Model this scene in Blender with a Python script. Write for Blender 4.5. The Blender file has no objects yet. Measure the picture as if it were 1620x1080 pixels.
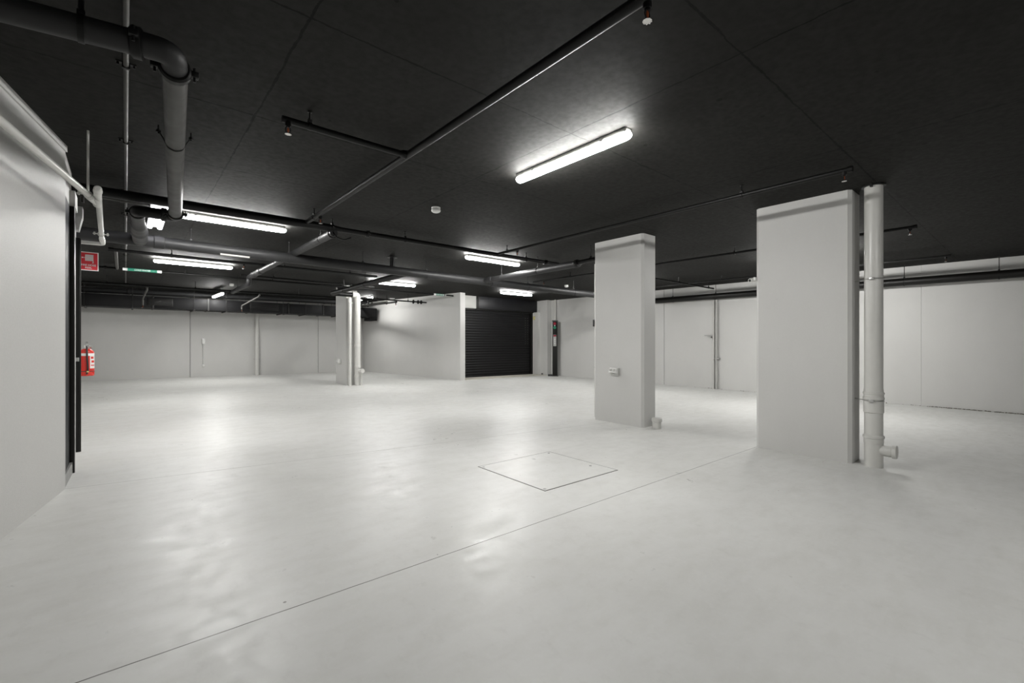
import bpy, bmesh, math, random
from mathutils import Vector, Matrix
random.seed(7)
SC = bpy.context.scene
COL = SC.collection
V = Vector
PI = math.pi

# ------------------------------------------------------------------ camera, world, exposure
YAW = math.atan(614 / 720.0)                 # camera looks 40.5 deg from +Y towards +X
cam_d = bpy.data.cameras.new('camera')
cam_d.sensor_fit = 'HORIZONTAL'; cam_d.sensor_width = 36.0; cam_d.lens = 16.0
cam_d.shift_y = 4.0 / 1620.0
cam_d.clip_start = 0.02; cam_d.clip_end = 100
cam = bpy.data.objects.new('camera', cam_d); COL.objects.link(cam)
cam.location = (0, 0, 1.23); cam.rotation_euler = (PI / 2, 0, -YAW)
SC.camera = cam
world = bpy.data.worlds.new('world'); SC.world = world; world.use_nodes = True
world.node_tree.nodes['Background'].inputs[0].default_value = (0, 0, 0, 1)
world.node_tree.nodes['Background'].inputs[1].default_value = 0.0
SC.view_settings.view_transform = 'Standard'; SC.view_settings.look = 'None'
SC.view_settings.exposure = 0.0; SC.view_settings.gamma = 1.0
SC.view_settings.use_curve_mapping = False
LAMP = 184.0                                   # strength of the LED diffusers
SC.cycles.max_bounces = 10; SC.cycles.diffuse_bounces = 6; SC.cycles.glossy_bounces = 4
SC.cycles.caustics_reflective = False; SC.cycles.caustics_refractive = False
SC.cycles.sample_clamp_indirect = 6.0
CEIL = 2.83

def zf(x, y):                                 # the slab falls gently to the drain side
    return -0.00365 * x + 0.01129 * y

# ------------------------------------------------------------------ node helpers and materials
class NT:
    def __init__(s, name):
        s.m = bpy.data.materials.new(name); s.m.use_nodes = True
        s.t = s.m.node_tree; s.b = s.t.nodes['Principled BSDF']
    def n(s, typ, **kw):
        nd = s.t.nodes.new(typ)
        for k, v in kw.items(): setattr(nd, k, v)
        return nd
    def put(s, sock, v):
        if isinstance(v, bpy.types.NodeSocket): s.t.links.new(v, sock)
        elif isinstance(v, (tuple, list)) and len(v) == 3 and sock.type == 'RGBA': sock.default_value = (*v, 1)
        else: sock.default_value = v
    def math(s, op, a, b=None, c=None):
        nd = s.n('ShaderNodeMath', operation=op)
        s.put(nd.inputs[0], a)
        if b is not None: s.put(nd.inputs[1], b)
        if c is not None: s.put(nd.inputs[2], c)
        return nd.outputs[0]
    def pos(s):
        return s.n('ShaderNodeNewGeometry').outputs['Position']
    def sep(s, v):
        nd = s.n('ShaderNodeSeparateXYZ'); s.put(nd.inputs[0], v); return nd.outputs
    def noise(s, vec, scale, detail=3.0, rough=0.55, out='Fac'):
        nd = s.n('ShaderNodeTexNoise'); s.put(nd.inputs['Vector'], vec)
        nd.inputs['Scale'].default_value = scale; nd.inputs['Detail'].default_value = detail
        nd.inputs['Roughness'].default_value = rough
        return nd.outputs[out]
    def voro(s, vec, scale):
        nd = s.n('ShaderNodeTexVoronoi'); s.put(nd.inputs['Vector'], vec); nd.inputs['Scale'].default_value = scale
        return nd.outputs
    def ramp(s, v, a, b, lo=0.0, hi=1.0):
        nd = s.n('ShaderNodeMapRange'); s.put(nd.inputs[0], v)
        for i, x in enumerate((a, b, lo, hi)): s.put(nd.inputs[i + 1], x)
        return nd.outputs[0]
    def mix(s, f, a, b):
        nd = s.n('ShaderNodeMix', data_type='RGBA'); s.put(nd.inputs[0], f); s.put(nd.inputs[6], a); s.put(nd.inputs[7], b)
        return nd.outputs[2]
    def scale3(s, v, sc):
        nd = s.n('ShaderNodeVectorMath', operation='MULTIPLY'); s.put(nd.inputs[0], v); nd.inputs[1].default_value = sc
        return nd.outputs[0]
    def set(s, **kw):
        for k, v in kw.items(): s.put(s.b.inputs[k.replace('_', ' ')], v)
    def bump(s, h, strength, dist):
        nd = s.n('ShaderNodeBump'); nd.inputs['Strength'].default_value = strength
        nd.inputs['Distance'].default_value = dist; s.put(nd.inputs['Height'], h)
        s.t.links.new(nd.outputs[0], s.b.inputs['Normal'])

def paint(name, col, rough=0.5, var=0.06, metal=0.0, bump=0.0, scale=9.0, spec=0.5):
    t = NT(name); p = t.n('ShaderNodeTexCoord').outputs['Object']
    f = t.noise(p, scale, 4)
    t.set(Base_Color=t.mix(f, tuple(c * (1 - var) for c in col), tuple(min(1, c * (1 + var)) for c in col)),
          Roughness=t.ramp(f, 0.3, 0.7, max(0.02, rough - 0.06), rough + 0.06), Metallic=metal)
    t.b.inputs['Specular IOR Level'].default_value = spec
    if bump: t.bump(t.noise(p, 160.0, 2), bump, 0.002)
    return t.m

def make_floor_mat():
    t = NT('painted_concrete_floor'); p = t.pos(); x, y, z = t.sep(p)
    big = t.noise(p, 0.7, 4, 0.6); mid = t.noise(t.scale3(p, (1.0, 2.4, 1.0)), 3.2, 6, 0.65); fine = t.noise(p, 38.0, 4, 0.6)
    base = t.mix(t.ramp(big, 0.3, 0.7), (0.575, 0.573, 0.552), (0.645, 0.646, 0.63))
    base = t.mix(t.ramp(mid, 0.45, 0.75, 0, 0.35), base, (0.51, 0.505, 0.475))
    base = t.mix(t.ramp(fine, 0.5, 0.8, 0, 0.12), base, (0.74, 0.74, 0.73))
    trow = t.noise(t.scale3(p, (1.6, 1.0, 1.0)), 7.0, 8, 0.72)
    base = t.mix(t.ramp(trow, 0.56, 0.70, 0, 0.22), base, (0.47, 0.465, 0.44))
    base = t.mix(t.ramp(trow, 0.30, 0.42, 0.16, 0), base, (0.72, 0.72, 0.71))
    # small dark chips and specks
    vo = t.voro(p, 5.0); rnd = t.sep(vo['Color'])[0]
    speck = t.math('MULTIPLY', t.math('LESS_THAN', vo['Distance'], t.math('MULTIPLY', t.noise(p, 31.0, 1), 0.055)), t.math('GREATER_THAN', rnd, 0.8))
    base = t.mix(t.math('MULTIPLY', speck, 0.7), base, (0.12, 0.11, 0.1))
    # sawn joint, straight along X, and the fainter joint running off the door corner
    wob = t.math('MULTIPLY', t.math('SUBTRACT', t.noise(p, 6.0, 2), 0.5), 0.006)
    d1 = t.math('ABSOLUTE', t.math('SUBTRACT', t.math('ADD', y, wob), 2.238))
    j1 = t.math('MULTIPLY', t.math('LESS_THAN', d1, 0.0030), t.math('LESS_THAN', x, 5.75))
    base = t.mix(t.math('MULTIPLY', j1, 0.9), base, (0.07, 0.065, 0.055))
    d2 = t.math('ABSOLUTE', t.math('SUBTRACT', t.math('ADD', y, t.math('ADD', t.math('MULTIPLY', x, 0.132), wob)), 5.096))
    j2 = t.math('MULTIPLY', t.math('LESS_THAN', d2, 0.0055), t.math('LESS_THAN', x, 6.5))
    base = t.mix(t.math('MULTIPLY', j2, 0.55), base, (0.2, 0.19, 0.17))
    t.set(Base_Color=base, Roughness=t.ramp(t.math('ADD', t.math('MULTIPLY', mid, 0.4), t.math('ADD', t.math('MULTIPLY', trow, 0.4), t.math('MULTIPLY', big, 0.2))), 0.36, 0.62, 0.24, 0.54))
    t.b.inputs['Specular IOR Level'].default_value = 0.2
    h = t.math('SUBTRACT', t.math('ADD', t.math('MULTIPLY', mid, 0.3), t.math('ADD', t.math('MULTIPLY', trow, 0.4), t.math('MULTIPLY', t.noise(p, 45.0, 4, 0.6), 0.15))), t.math('MULTIPLY', j1, 2.0))
    t.bump(h, 0.35, 0.004)
    return t.m

def make_ceiling_mat():
    t = NT('charcoal_painted_soffit'); p = t.pos(); x, y, z = t.sep(p)
    f = t.noise(p, 1.6, 5, 0.6); g = t.noise(p, 22.0, 4, 0.6)
    base = t.mix(t.ramp(f, 0.3, 0.7), (0.0135, 0.0133, 0.0120), (0.0170, 0.0168, 0.0155))
    base = t.mix(t.ramp(g, 0.45, 0.8, 0, 0.4), base, (0.0105, 0.0103, 0.0092))
    wob = t.math('MULTIPLY', t.math('SUBTRACT', t.noise(p, 5.0, 6, 0.75), 0.5), 0.04)
    def line(c, off, step, w):
        u = t.math('DIVIDE', t.math('SUBTRACT', t.math('ADD', c, wob), off), step)
        d = t.math('MULTIPLY', t.math('ABSOLUTE', t.math('SUBTRACT', u, t.math('ROUND', u))), step)
        return t.math('LESS_THAN', d, w)
    w = t.ramp(t.noise(p, 4.0, 3), 0.3, 0.7, 0.0035, 0.009)
    l = t.math('MAXIMUM', line(x, 0.70, 1.885, w), line(y, 1.085, 1.256, w))
    base = t.mix(t.math('MULTIPLY', l, 0.85), base, (0.0015, 0.0015, 0.0013))
    vo = t.voro(p, 4.0); rnd = t.sep(vo['Color'])[0]
    speck = t.math('MULTIPLY', t.math('LESS_THAN', vo['Distance'], t.ramp(t.noise(p, 9.0, 2), 0.3, 0.7, 0.015, 0.11)), t.math('GREATER_THAN', rnd, 0.45))
    base = t.mix(t.math('MULTIPLY', speck, 0.75), base, (0.0025, 0.0025, 0.002))
    t.set(Base_Color=base, Roughness=t.ramp(g, 0.3, 0.7, 0.66, 0.8))
    t.b.inputs['Specular IOR Level'].default_value = 0.12
    h = t.math('SUBTRACT', t.math('MULTIPLY', g, 0.12), t.math('ADD', t.math('MULTIPLY', l, 1.2), speck))
    t.bump(h, 0.4, 0.004)
    return t.m

def make_wall_mat(name, a, b, tex=0.25):
    t = NT(name); p = t.pos()
    f = t.noise(t.scale3(p, (1, 1, 0.6)), 1.1, 5, 0.6); g = t.noise(p, 120.0, 3, 0.6)
    vo = t.voro(p, 7.0); rnd = t.sep(vo['Color'])[0]
    pin = t.math('MULTIPLY', t.math('LESS_THAN', vo['Distance'], 0.03), t.math('GREATER_THAN', rnd, 0.86))
    base = t.mix(t.ramp(f, 0.3, 0.7), a, b)
    base = t.mix(t.ramp(t.noise(p, 75.0, 3, 0.7), 0.4, 0.7, 0, 0.25 * tex), base, (0.36, 0.355, 0.34))
    base = t.mix(t.math('MULTIPLY', pin, 0.3), base, (0.2, 0.19, 0.18))
    t.set(Base_Color=base, Roughness=t.ramp(f, 0.3, 0.7, 0.5, 0.62))
    t.b.inputs['Specular IOR Level'].default_value = 0.35
    t.bump(t.math('ADD', t.math('MULTIPLY', g, 0.5), t.math('MULTIPLY', f, 0.6)), tex, 0.004)
    return t.m

def make_lamp_mat(name, col, strength):
    t = NT(name)
    t.set(Base_Color=(0.8, 0.8, 0.8), Roughness=0.4, Emission_Color=col, Emission_Strength=strength)
    return t.m

M = {}
M['floor'] = make_floor_mat()
M['ceiling'] = make_ceiling_mat()
M['wall'] = make_wall_mat('grey_white_wall_paint', (0.53, 0.526, 0.512), (0.57, 0.566, 0.552))
M['render'] = make_wall_mat('grey_white_rough_render', (0.53, 0.526, 0.512), (0.565, 0.56, 0.545), 0.6)
M['apron'] = paint('bare_concrete_apron', (0.5, 0.48, 0.42), 0.7)
M['black'] = paint('black_pipe_paint', (0.0045, 0.0045, 0.0043), 0.45, spec=0.22)
M['charcoal'] = paint('charcoal_pipe_paint', (0.017, 0.017, 0.0175), 0.5, spec=0.3)
M['grey_pipe'] = paint('grey_pipe_paint', (0.045, 0.044, 0.041), 0.5, spec=0.35)
M['conduit'] = paint('pale_grey_conduit', (0.075, 0.074, 0.069), 0.6, spec=0.25)
M['white_pipe'] = paint('white_pipe_paint', (0.56, 0.555, 0.53), 0.35)
M['steel'] = paint('galvanised_steel', (0.5, 0.5, 0.49), 0.35, metal=0.9)
M['chrome'] = paint('chrome', (0.75, 0.74, 0.72), 0.15, metal=1.0)
M['bulb'] = paint('orange_glass_bulb', (0.28, 0.07, 0.025), 0.1)
M['black_metal'] = paint('black_powder_coat', (0.006, 0.0057, 0.005), 0.4, spec=0.3)
M['fascia'] = paint('satin_black_sheet', (0.009, 0.009, 0.0105), 0.42, spec=0.3)
M['shutter'] = paint('black_shutter_steel', (0.0075, 0.0075, 0.008), 0.45, spec=0.25)
M['duct'] = paint('matt_black_duct', (0.006, 0.006, 0.0065), 0.55, spec=0.18)
M['door_face'] = paint('dark_grey_door_gloss', (0.012, 0.0128, 0.0145), 0.6, spec=0.12)
M['skirt'] = paint('grey_skirting', (0.2, 0.2, 0.19), 0.4)
M['white_plastic'] = paint('white_plastic', (0.72, 0.72, 0.7), 0.3)
M['grey_plastic'] = paint('grey_plastic', (0.42, 0.42, 0.4), 0.4)
M['dark_plastic'] = paint('dark_plastic', (0.03, 0.03, 0.03), 0.4)
M['red'] = paint('red_enamel', (0.62, 0.035, 0.025), 0.25)
M['sign_red'] = paint('sign_red', (0.66, 0.03, 0.045), 0.4, var=0.02)
M['sign_white'] = paint('sign_white', (0.82, 0.82, 0.82), 0.4, var=0.02)
M['label_white'] = paint('label_white', (0.75, 0.72, 0.7), 0.4)
M['green'] = paint('label_green', (0.02, 0.22, 0.14), 0.4, var=0.02)
M['signal_red'] = paint('signal_red', (0.33, 0.012, 0.03), 0.2)
M['signal_green'] = paint('signal_green', (0.02, 0.22, 0.12), 0.2)
M['yellow'] = paint('faded_yellow', (0.55, 0.5, 0.22), 0.4)
M['rubber'] = paint('black_rubber', (0.02, 0.019, 0.018), 0.55)
M['pebble'] = paint('dark_pebbles', (0.12, 0.105, 0.08), 0.8, var=0.7, scale=60)
M['cover'] = M['floor']
M['gap'] = paint('dark_joint', (0.06, 0.055, 0.05), 0.8)
M['lamp'] = make_lamp_mat('led_diffuser', (1.0, 0.992, 0.968), LAMP)
M['lamp_dim'] = make_lamp_mat('led_diffuser_dimmed', (1.0, 0.992, 0.968), LAMP * 0.5)  # strength cut to keep the middle wall from overexposing
M['lamp_trim'] = make_lamp_mat('led_diffuser_trimmed', (1.0, 0.992, 0.968), LAMP * 0.95)
M['lamp_boost'] = make_lamp_mat('led_diffuser_boosted', (1.0, 0.992, 0.968), LAMP * 1.6)  # strength raised to brighten the right side of the room
M['lamp_blue'] = make_lamp_mat('led_diffuser_cool', (0.93, 0.92, 1.0), LAMP * 0.05)

# ------------------------------------------------------------------ mesh helpers (all in world coordinates)
class B:
    """collects shapes into one bmesh"""
    def __init__(s): s.bm = bmesh.new()
    def box(s, x0, x1, y0, y1, z0, z1, bev=0.0, rot=0.0, piv=None):
        r = bmesh.ops.create_cube(s.bm, size=1.0); vs = r['verts']
        for v in vs:
            v.co = V(((x0 + x1) / 2 + v.co.x * (x1 - x0), (y0 + y1) / 2 + v.co.y * (y1 - y0), (z0 + z1) / 2 + v.co.z * (z1 - z0)))
        if rot:
            c = V(piv) if piv else V(((x0 + x1) / 2, (y0 + y1) / 2, 0))
            bmesh.ops.rotate(s.bm, cent=c, matrix=Matrix.Rotation(rot, 3, 'Z'), verts=vs)
        if bev:
            es = list({e for v in vs for e in v.link_edges})
            bmesh.ops.bevel(s.bm, geom=es, offset=bev, segments=2, affect='EDGES', profile=0.5)
        return s
    def prism(s, pts, z0, z1):
        """vertical prism over plan points; z0/z1 number or function of x,y"""
        f0 = z0 if callable(z0) else (lambda x, y: z0); f1 = z1 if callable(z1) else (lambda x, y: z1)
        lo = [s.bm.verts.new((x, y, f0(x, y))) for x, y in pts]; hi = [s.bm.verts.new((x, y, f1(x, y))) for x, y in pts]
        n = len(pts)
        for i in range(n):
            s.bm.faces.new((lo[i], lo[(i + 1) % n], hi[(i + 1) % n], hi[i]))
        s.bm.faces.new(lo[::-1]); s.bm.faces.new(hi)
        return s
    def cyl(s, p0, p1, r0, r1=None, seg=24, caps=True):
        return s.lathe(p0, p1, [(0, r0), (1, r0 if r1 is None else r1)], seg, caps)
    def lathe(s, p0, p1, prof, seg=24, caps=True):
        """prof: (t along p0-p1 0..1, radius)"""
        p0, p1 = V(p0), V(p1); ax = (p1 - p0); d = ax.normalized()
        u = d.orthogonal().normalized(); w = d.cross(u); rings = []
        for t, r in prof:
            c = p0 + ax * t
            rings.append([s.bm.verts.new(c + (u * math.cos(a) + w * math.sin(a)) * r) for a in (2 * PI * i / seg for i in range(seg))])
        for a, b in zip(rings, rings[1:]):
            for i in range(seg):
                s.bm.faces.new((a[i], a[(i + 1) % seg], b[(i + 1) % seg], b[i]))
        if caps: s.bm.faces.new(rings[0][::-1]); s.bm.faces.new(rings[-1])
        return s
    def tube(s, pts, r, seg=18, bend=0.0, nb=7):
        """round bar through points, corners rounded to radius bend"""
        pts = [V(p) for p in pts]; path = [pts[0]]
        for a, b, c in zip(pts, pts[1:], pts[2:]):
            if bend <= 0: path.append(b); continue
            d0, d1 = (a - b).normalized(), (c - b).normalized()
            ang = d0.angle(d1)
            if ang > 3.1: path.append(b); continue
            cut = min(bend / math.tan(ang / 2), (a - b).length * 0.49, (c - b).length * 0.49)
            s0, s1 = b + d0 * cut, b + d1 * cut
            for i in range(nb + 1):
                k = i / nb; path.append(s0 * (1 - k) ** 2 + b * 2 * k * (1 - k) + s1 * k * k)
        path.append(pts[-1])
        t = (path[1] - path[0]).normalized(); u = t.orthogonal().normalized(); rings = []
        for i, p in enumerate(path):
            if i == 0: tn = path[1] - p
            elif i == len(path) - 1: tn = p - path[i - 1]
            else: tn = (path[i + 1] - p).normalized() + (p - path[i - 1]).normalized()
            tn = tn.normalized(); u = (u - tn * u.dot(tn)).normalized(); w = tn.cross(u)
            rings.append([s.bm.verts.new(p + (u * math.cos(a) + w * math.sin(a)) * r) for a in (2 * PI * j / seg for j in range(seg))])
        for a, b in zip(rings, rings[1:]):
            for i in range(seg):
                s.bm.faces.new((a[i], a[(i + 1) % seg], b[(i + 1) % seg], b[i]))
        s.bm.faces.new(rings[0][::-1]); s.bm.faces.new(rings[-1])
        return s
    def ring(s, c, axis, R, r, seg=24, ss=8):
        """torus"""
        c, d = V(c), V(axis).normalized(); u = d.orthogonal().normalized(); w = d.cross(u); rg = []
        for i in range(seg):
            a = 2 * PI * i / seg; o = u * math.cos(a) + w * math.sin(a)
            rg.append([s.bm.verts.new(c + o * (R + r * math.cos(b)) + d * r * math.sin(b)) for b in (2 * PI * j / ss for j in range(ss))])
        for i in range(seg):
            a, b = rg[i], rg[(i + 1) % seg]
            for j in range(ss):
                s.bm.faces.new((a[j], b[j], b[(j + 1) % ss], a[(j + 1) % ss]))
        return s
    def ball(s, c, r, sc=(1, 1, 1), seg=16):
        rr = bmesh.ops.create_uvsphere(s.bm, u_segments=seg, v_segments=seg // 2, radius=1.0)
        for v in rr['verts']: v.co = V(c) + V((v.co.x * r * sc[0], v.co.y * r * sc[1], v.co.z * r * sc[2]))
        return s
    def wedge(s, pts8):
        vs = [s.bm.verts.new(p) for p in pts8]
        for f in ((0, 1, 2, 3), (7, 6, 5, 4), (0, 4, 5, 1), (1, 5, 6, 2), (2, 6, 7, 3), (3, 7, 4, 0)):
            s.bm.faces.new([vs[i] for i in f])
        return s

LOC = {}
def to_mesh(name, b, mat, origin):
    bm = b.bm
    for v in bm.verts: v.co -= origin
    bmesh.ops.recalc_face_normals(bm, faces=bm.faces)
    me = bpy.data.meshes.new(name); bm.to_mesh(me); bm.free()
    me.materials.append(M[mat])
    for p in me.polygons: p.use_smooth = True
    me.set_sharp_from_angle(angle=math.radians(35))
    return me

def tag(o, label, cat, group=None):
    o['label'] = label; o['category'] = cat
    if group: o['group'] = group
    return o

def thing(name, label, cat, loc, group=None):
    o = bpy.data.objects.new(name, None); COL.objects.link(o); o.location = loc
    o.empty_display_size = 0.1; LOC[o] = V(loc)
    return tag(o, label, cat, group)

def part(name, b, mat, parent, label=None):
    me = to_mesh(name, b, mat, LOC[parent])
    o = bpy.data.objects.new(name, me); COL.objects.link(o); o.parent = parent; LOC[o] = LOC[parent]
    if label: o['label'] = label
    return o

def single(name, b, mat, label, cat, loc, group=None):
    o = bpy.data.objects.new(name, to_mesh(name, b, mat, V(loc))); COL.objects.link(o); o.location = loc; LOC[o] = V(loc)
    return tag(o, label, cat, group)

def struct(name, b, mat):
    o = bpy.data.objects.new(name, to_mesh(name, b, mat, V((0, 0, 0)))); COL.objects.link(o); LOC[o] = V((0, 0, 0))
    o['kind'] = 'structure'
    return o

def dup(root, loc, rotz, label, group=None):
    r = root.copy(); COL.objects.link(r); r.location = loc; r.rotation_euler = (0, 0, rotz); r['label'] = label
    if group: r['group'] = group
    for ch in list(root.children):
        c = ch.copy(); COL.objects.link(c); c.parent = r
        for g in list(ch.children):
            d = g.copy(); COL.objects.link(d); d.parent = c
    return r

def lettering(name, rows, mat, parent, normal_rot=(PI / 2, 0, 0), thick=0.0006):
    """rows: (text, height, centre) joined to one flat mesh of letters"""
    bm = bmesh.new()
    for text, h, c in rows:
        cu = bpy.data.curves.new('txt', 'FONT'); cu.body = text; cu.size = h; cu.align_x = 'CENTER'; cu.align_y = 'CENTER'
        cu.extrude = thick; cu.offset = h * 0.02
        ob = bpy.data.objects.new('txt', cu); COL.objects.link(ob)
        dg = bpy.context.evaluated_depsgraph_get(); me = bpy.data.meshes.new_from_object(ob.evaluated_get(dg))
        from mathutils import Euler
        me.transform(Matrix.Translation(V(c)) @ Euler(normal_rot).to_matrix().to_4x4())
        bm.from_mesh(me); bpy.data.objects.remove(ob); bpy.data.curves.remove(cu); bpy.data.meshes.remove(me)
    b = B(); b.bm.free(); b.bm = bm
    return part(name, b, mat, parent)

# ------------------------------------------------------------------ the setting
lowz = lambda x, y: zf(x, y) - 0.12
b = B(); b.prism([(-3.2, -6.4), (12.9, -6.4), (12.9, 17.7), (-3.2, 17.7)], lambda x, y: zf(x, y) - 0.2, zf)
struct('floor', b, 'floor')
b = B(); b.box(-3.2, 12.9, -6.4, 17.7, CEIL, CEIL + 0.2)
struct('ceiling', b, 'ceiling')

TOP = CEIL + 0.05
lw = lambda y: -0.567 + (y - 4.09) * 0.1966
b = B(); b.prism([(lw(-6.3) - .4, -6.3), (lw(-6.3), -6.3), (lw(5.143), 5.143), (lw(5.143) - .005, 5.147), (-0.80, 5.15)], lowz, TOP)
b.prism([(-0.80, 5.13), (-0.390, 5.13), (-0.390, 6.70), (-0.80, 6.70)], lowz, 2.49)
b.prism([(-0.80, 5.13), (-0.373, 5.13), (-0.373, 5.95), (-0.80, 5.95)], 2.475, TOP)
b.box(-0.80, -0.335, 5.69, 5.96, 2.472, 2.612)
b.box(-0.80, -0.338, 6.70, 6.86, 2.585, 2.70)
b.wedge([(-0.80, 6.705, 2.45), (-0.368, 6.705, 2.45), (-0.368, 6.86, 2.45), (-0.80, 6.86, 2.45),
         (-0.80, 6.705, 2.59), (-0.34, 6.705, 2.59), (-0.34, 6.86, 2.59), (-0.80, 6.86, 2.59)])
b.prism([(-0.80, 6.70), (-0.392, 6.70), (-0.392, 6.78), (-0.47, 6.80), (-0.47, 8.78), (-1.15, 8.78), (-1.15, 8.6), (-0.80, 8.6)], lowz, 2.5)
b.prism([(-0.80, 6.95), (-0.47, 6.95), (-0.47, 8.78), (-1.15, 8.78), (-1.15, 8.6), (-0.80, 8.6)], 2.45, TOP)
b.prism([(-1.35, 8.65), (-1.15, 8.65), (-1.15, 17.5), (-1.35, 17.5)], lowz, TOP)
b.prism([(lw(-6.3), -6.3), (lw(-6.3) + .012, -6.3), (lw(5.143) + .012, 5.14), (lw(5.143), 5.143)], 2.782, TOP)
struct('wall_left', b, 'render')
b = B(); b.prism([(-0.39, 5.15), (-0.365, 5.15), (-0.352, 5.70), (-0.39, 5.70)], zf, lambda x, y: zf(x, y) + 0.10)
struct('baseboard_left', b, 'skirt')

# back wall: panels with open joints
b = B()
for x0, x1 in ((-1.36, 1.564), (1.578, 5.409), (5.423, 7.3)):
    b.box(x0, x1, 17.3, 17.42, -0.2, TOP)
b.box(-1.36, 12.7, 17.40, 17.55, -0.2, TOP)
struct('wall_back', b, 'wall')
# middle wall, skewed, ends in a square nib beside the roller door
mx = lambda y: 7.14 + (17.035 - y) * 0.1513
b = B(); b.prism([(mx(11.78), 11.78), (mx(11.78) + .2, 11.80), (mx(17.35) + .2, 17.35), (mx(17.35), 17.35)], lowz, TOP)
struct('wall_middle', b, 'wall')
rw = lambda y: 12.39 - 0.0385 * y
b = B()
for y0, y1 in ((-6.4, 1.640), (1.6425, 7.285), (7.297, 12.9)):
    b.prism([(rw(y0), y0), (rw(y0) + .1, y0), (rw(y1) + .1, y1), (rw(y1), y1)], lowz, TOP)
b.prism([(rw(-6.4) + .08, -6.4), (rw(-6.4) + .25, -6.4), (rw(12.9) + .25, 12.9), (rw(12.9) + .08, 12.9)], lowz, TOP)
struct('wall_right', b, 'wall')
b = B(); b.box(-3.1, 12.85, -6.4, -6.2, -0.2, TOP)
struct('wall_front', b, 'wall')
# wall return closing the roller door recess, with its piers
b = B()
b.box(11.73, 12.06, 11.77, 12.17, -0.1, TOP)
b.box(11.62, 12.06, 12.165, 12.62, -0.1, 2.395)
b.box(11.76, 12.06, 12.165, 12.62, -0.1, TOP)
b.box(8.05, 12.1, 12.62, 12.8, -0.1, TOP)
struct('wall_pier', b, 'wall')
b = B(); b.prism([(8.13, 11.72), (11.73, 11.80), (11.73, 12.45), (8.13, 12.45)], lowz, lambda x, y: zf(x, y) + 0.012)
struct('trim_1', b, 'apron')

# door frames at the corner of the left wall
b = B(); b.box(-0.386, -0.372, 5.16, 5.70, zf(-.38, 5.4) + 0.10, 2.472)
d1 = struct('door_1', b, 'door_face')
b = B(); b.box(-0.386, -0.339, 5.695, 5.745, zf(-.36, 5.7) - 0.01, 2.472, bev=0.003)
part('door_jamb', b, 'black_metal', d1)
b = B(); b.box(-0.392, -0.357, 6.70, 6.75, zf(-.38, 6.72) - 0.01, 2.365, bev=0.003)
d2 = struct('door_2', b, 'black_metal')
b = B(); b.box(-0.357, -0.349, 6.708, 6.72, 0.03, 2.36); part('lit_edge_strip', b, 'grey_pipe', d2)  # pale strip standing in for light along the jamb edge
b = B(); b.box(-0.392, -0.370, 6.69, 6.70, 1.045, 1.085); b.cyl((-0.37, 6.695, 1.045), (-0.37, 6.695, 1.085), 0.007)
part('strike_plate', b, 'steel', d2)

# ------------------------------------------------------------------ concrete pillars
def pillar(name, x0, x1, y0, y1, label, c=0.032):
    pts = [(x0 + c, y0), (x1 - c, y0), (x1, y0 + c), (x1, y1 - c), (x1 - c, y1), (x0 + c, y1), (x0, y1 - c), (x0, y0 + c)]
    bb = B(); bb.prism(pts, lambda x, y: zf(x, y) - 0.01, CEIL)
    return single(name, bb, 'wall', label, 'pillar', ((x0 + x1) / 2, (y0 + y1) / 2, zf((x0 + x1) / 2, (y0 + y1) / 2)), 'grey painted concrete pillars')
pillar('concrete_pillar', 5.713, 6.06, 1.302, 2.237, 'wide grey painted concrete pillar, nearest of the three, beside a fat white downpipe')
pillar('concrete_pillar', 5.688, 6.035, 3.763, 4.665, 'grey painted concrete pillar with a double power socket low on its face')
pillar('concrete_pillar', 4.56, 4.87, 12.22, 13.05, 'far grey concrete pillar with two white pipes down its side')

# ------------------------------------------------------------------ batten lights
def make_light(L=1.26):
    t = thing('batten_light', 'x', 'ceiling light', (0, 0, 0), 'long white LED batten lights')
    h = L / 2
    bb = B(); bb.box(-h + .012, h - .012, -0.038, 0.038, -0.036, 0.0, bev=0.008); part('housing', bb, 'grey_plastic', t)
    # rounded diffuser capsule
    bb = B(); seg = 14; rings = []
    prof = [(math.sin(a) * 0.039, -0.046 - math.cos(a) * 0.036) for a in [(-PI * 0.58) + i * (PI * 1.16) / seg for i in range(seg + 1)]]
    for x, k in ((-h, 0.45), (-h + .008, 0.75), (-h + .025, 0.95), (-h + .045, 1.0), (h - .045, 1.0), (h - .025, 0.95), (h - .008, 0.75), (h, 0.45)):
        rings.append([bb.bm.verts.new((x, y * k, -0.040 + (z + 0.040) * k)) for y, z in prof])
    for a, c in zip(rings, rings[1:]):
        for i in range(len(a)):
            bb.bm.faces.new((a[i], a[(i + 1) % len(a)], c[(i + 1) % len(a)], c[i]))
    bb.bm.faces.new(rings[0]); bb.bm.faces.new(rings[-1][::-1])
    part('diffuser', bb, 'lamp', t)
    for s in (-1, 1):
        bb = B(); bb.box(s * h * 0.62 - 0.012, s * h * 0.62 + 0.012, -0.041, 0.041, -0.040, -0.001, bev=0.002); part('mounting_clip', bb, 'steel', t)
    return t
light0 = make_light()
H2 = PI / 2
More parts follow.
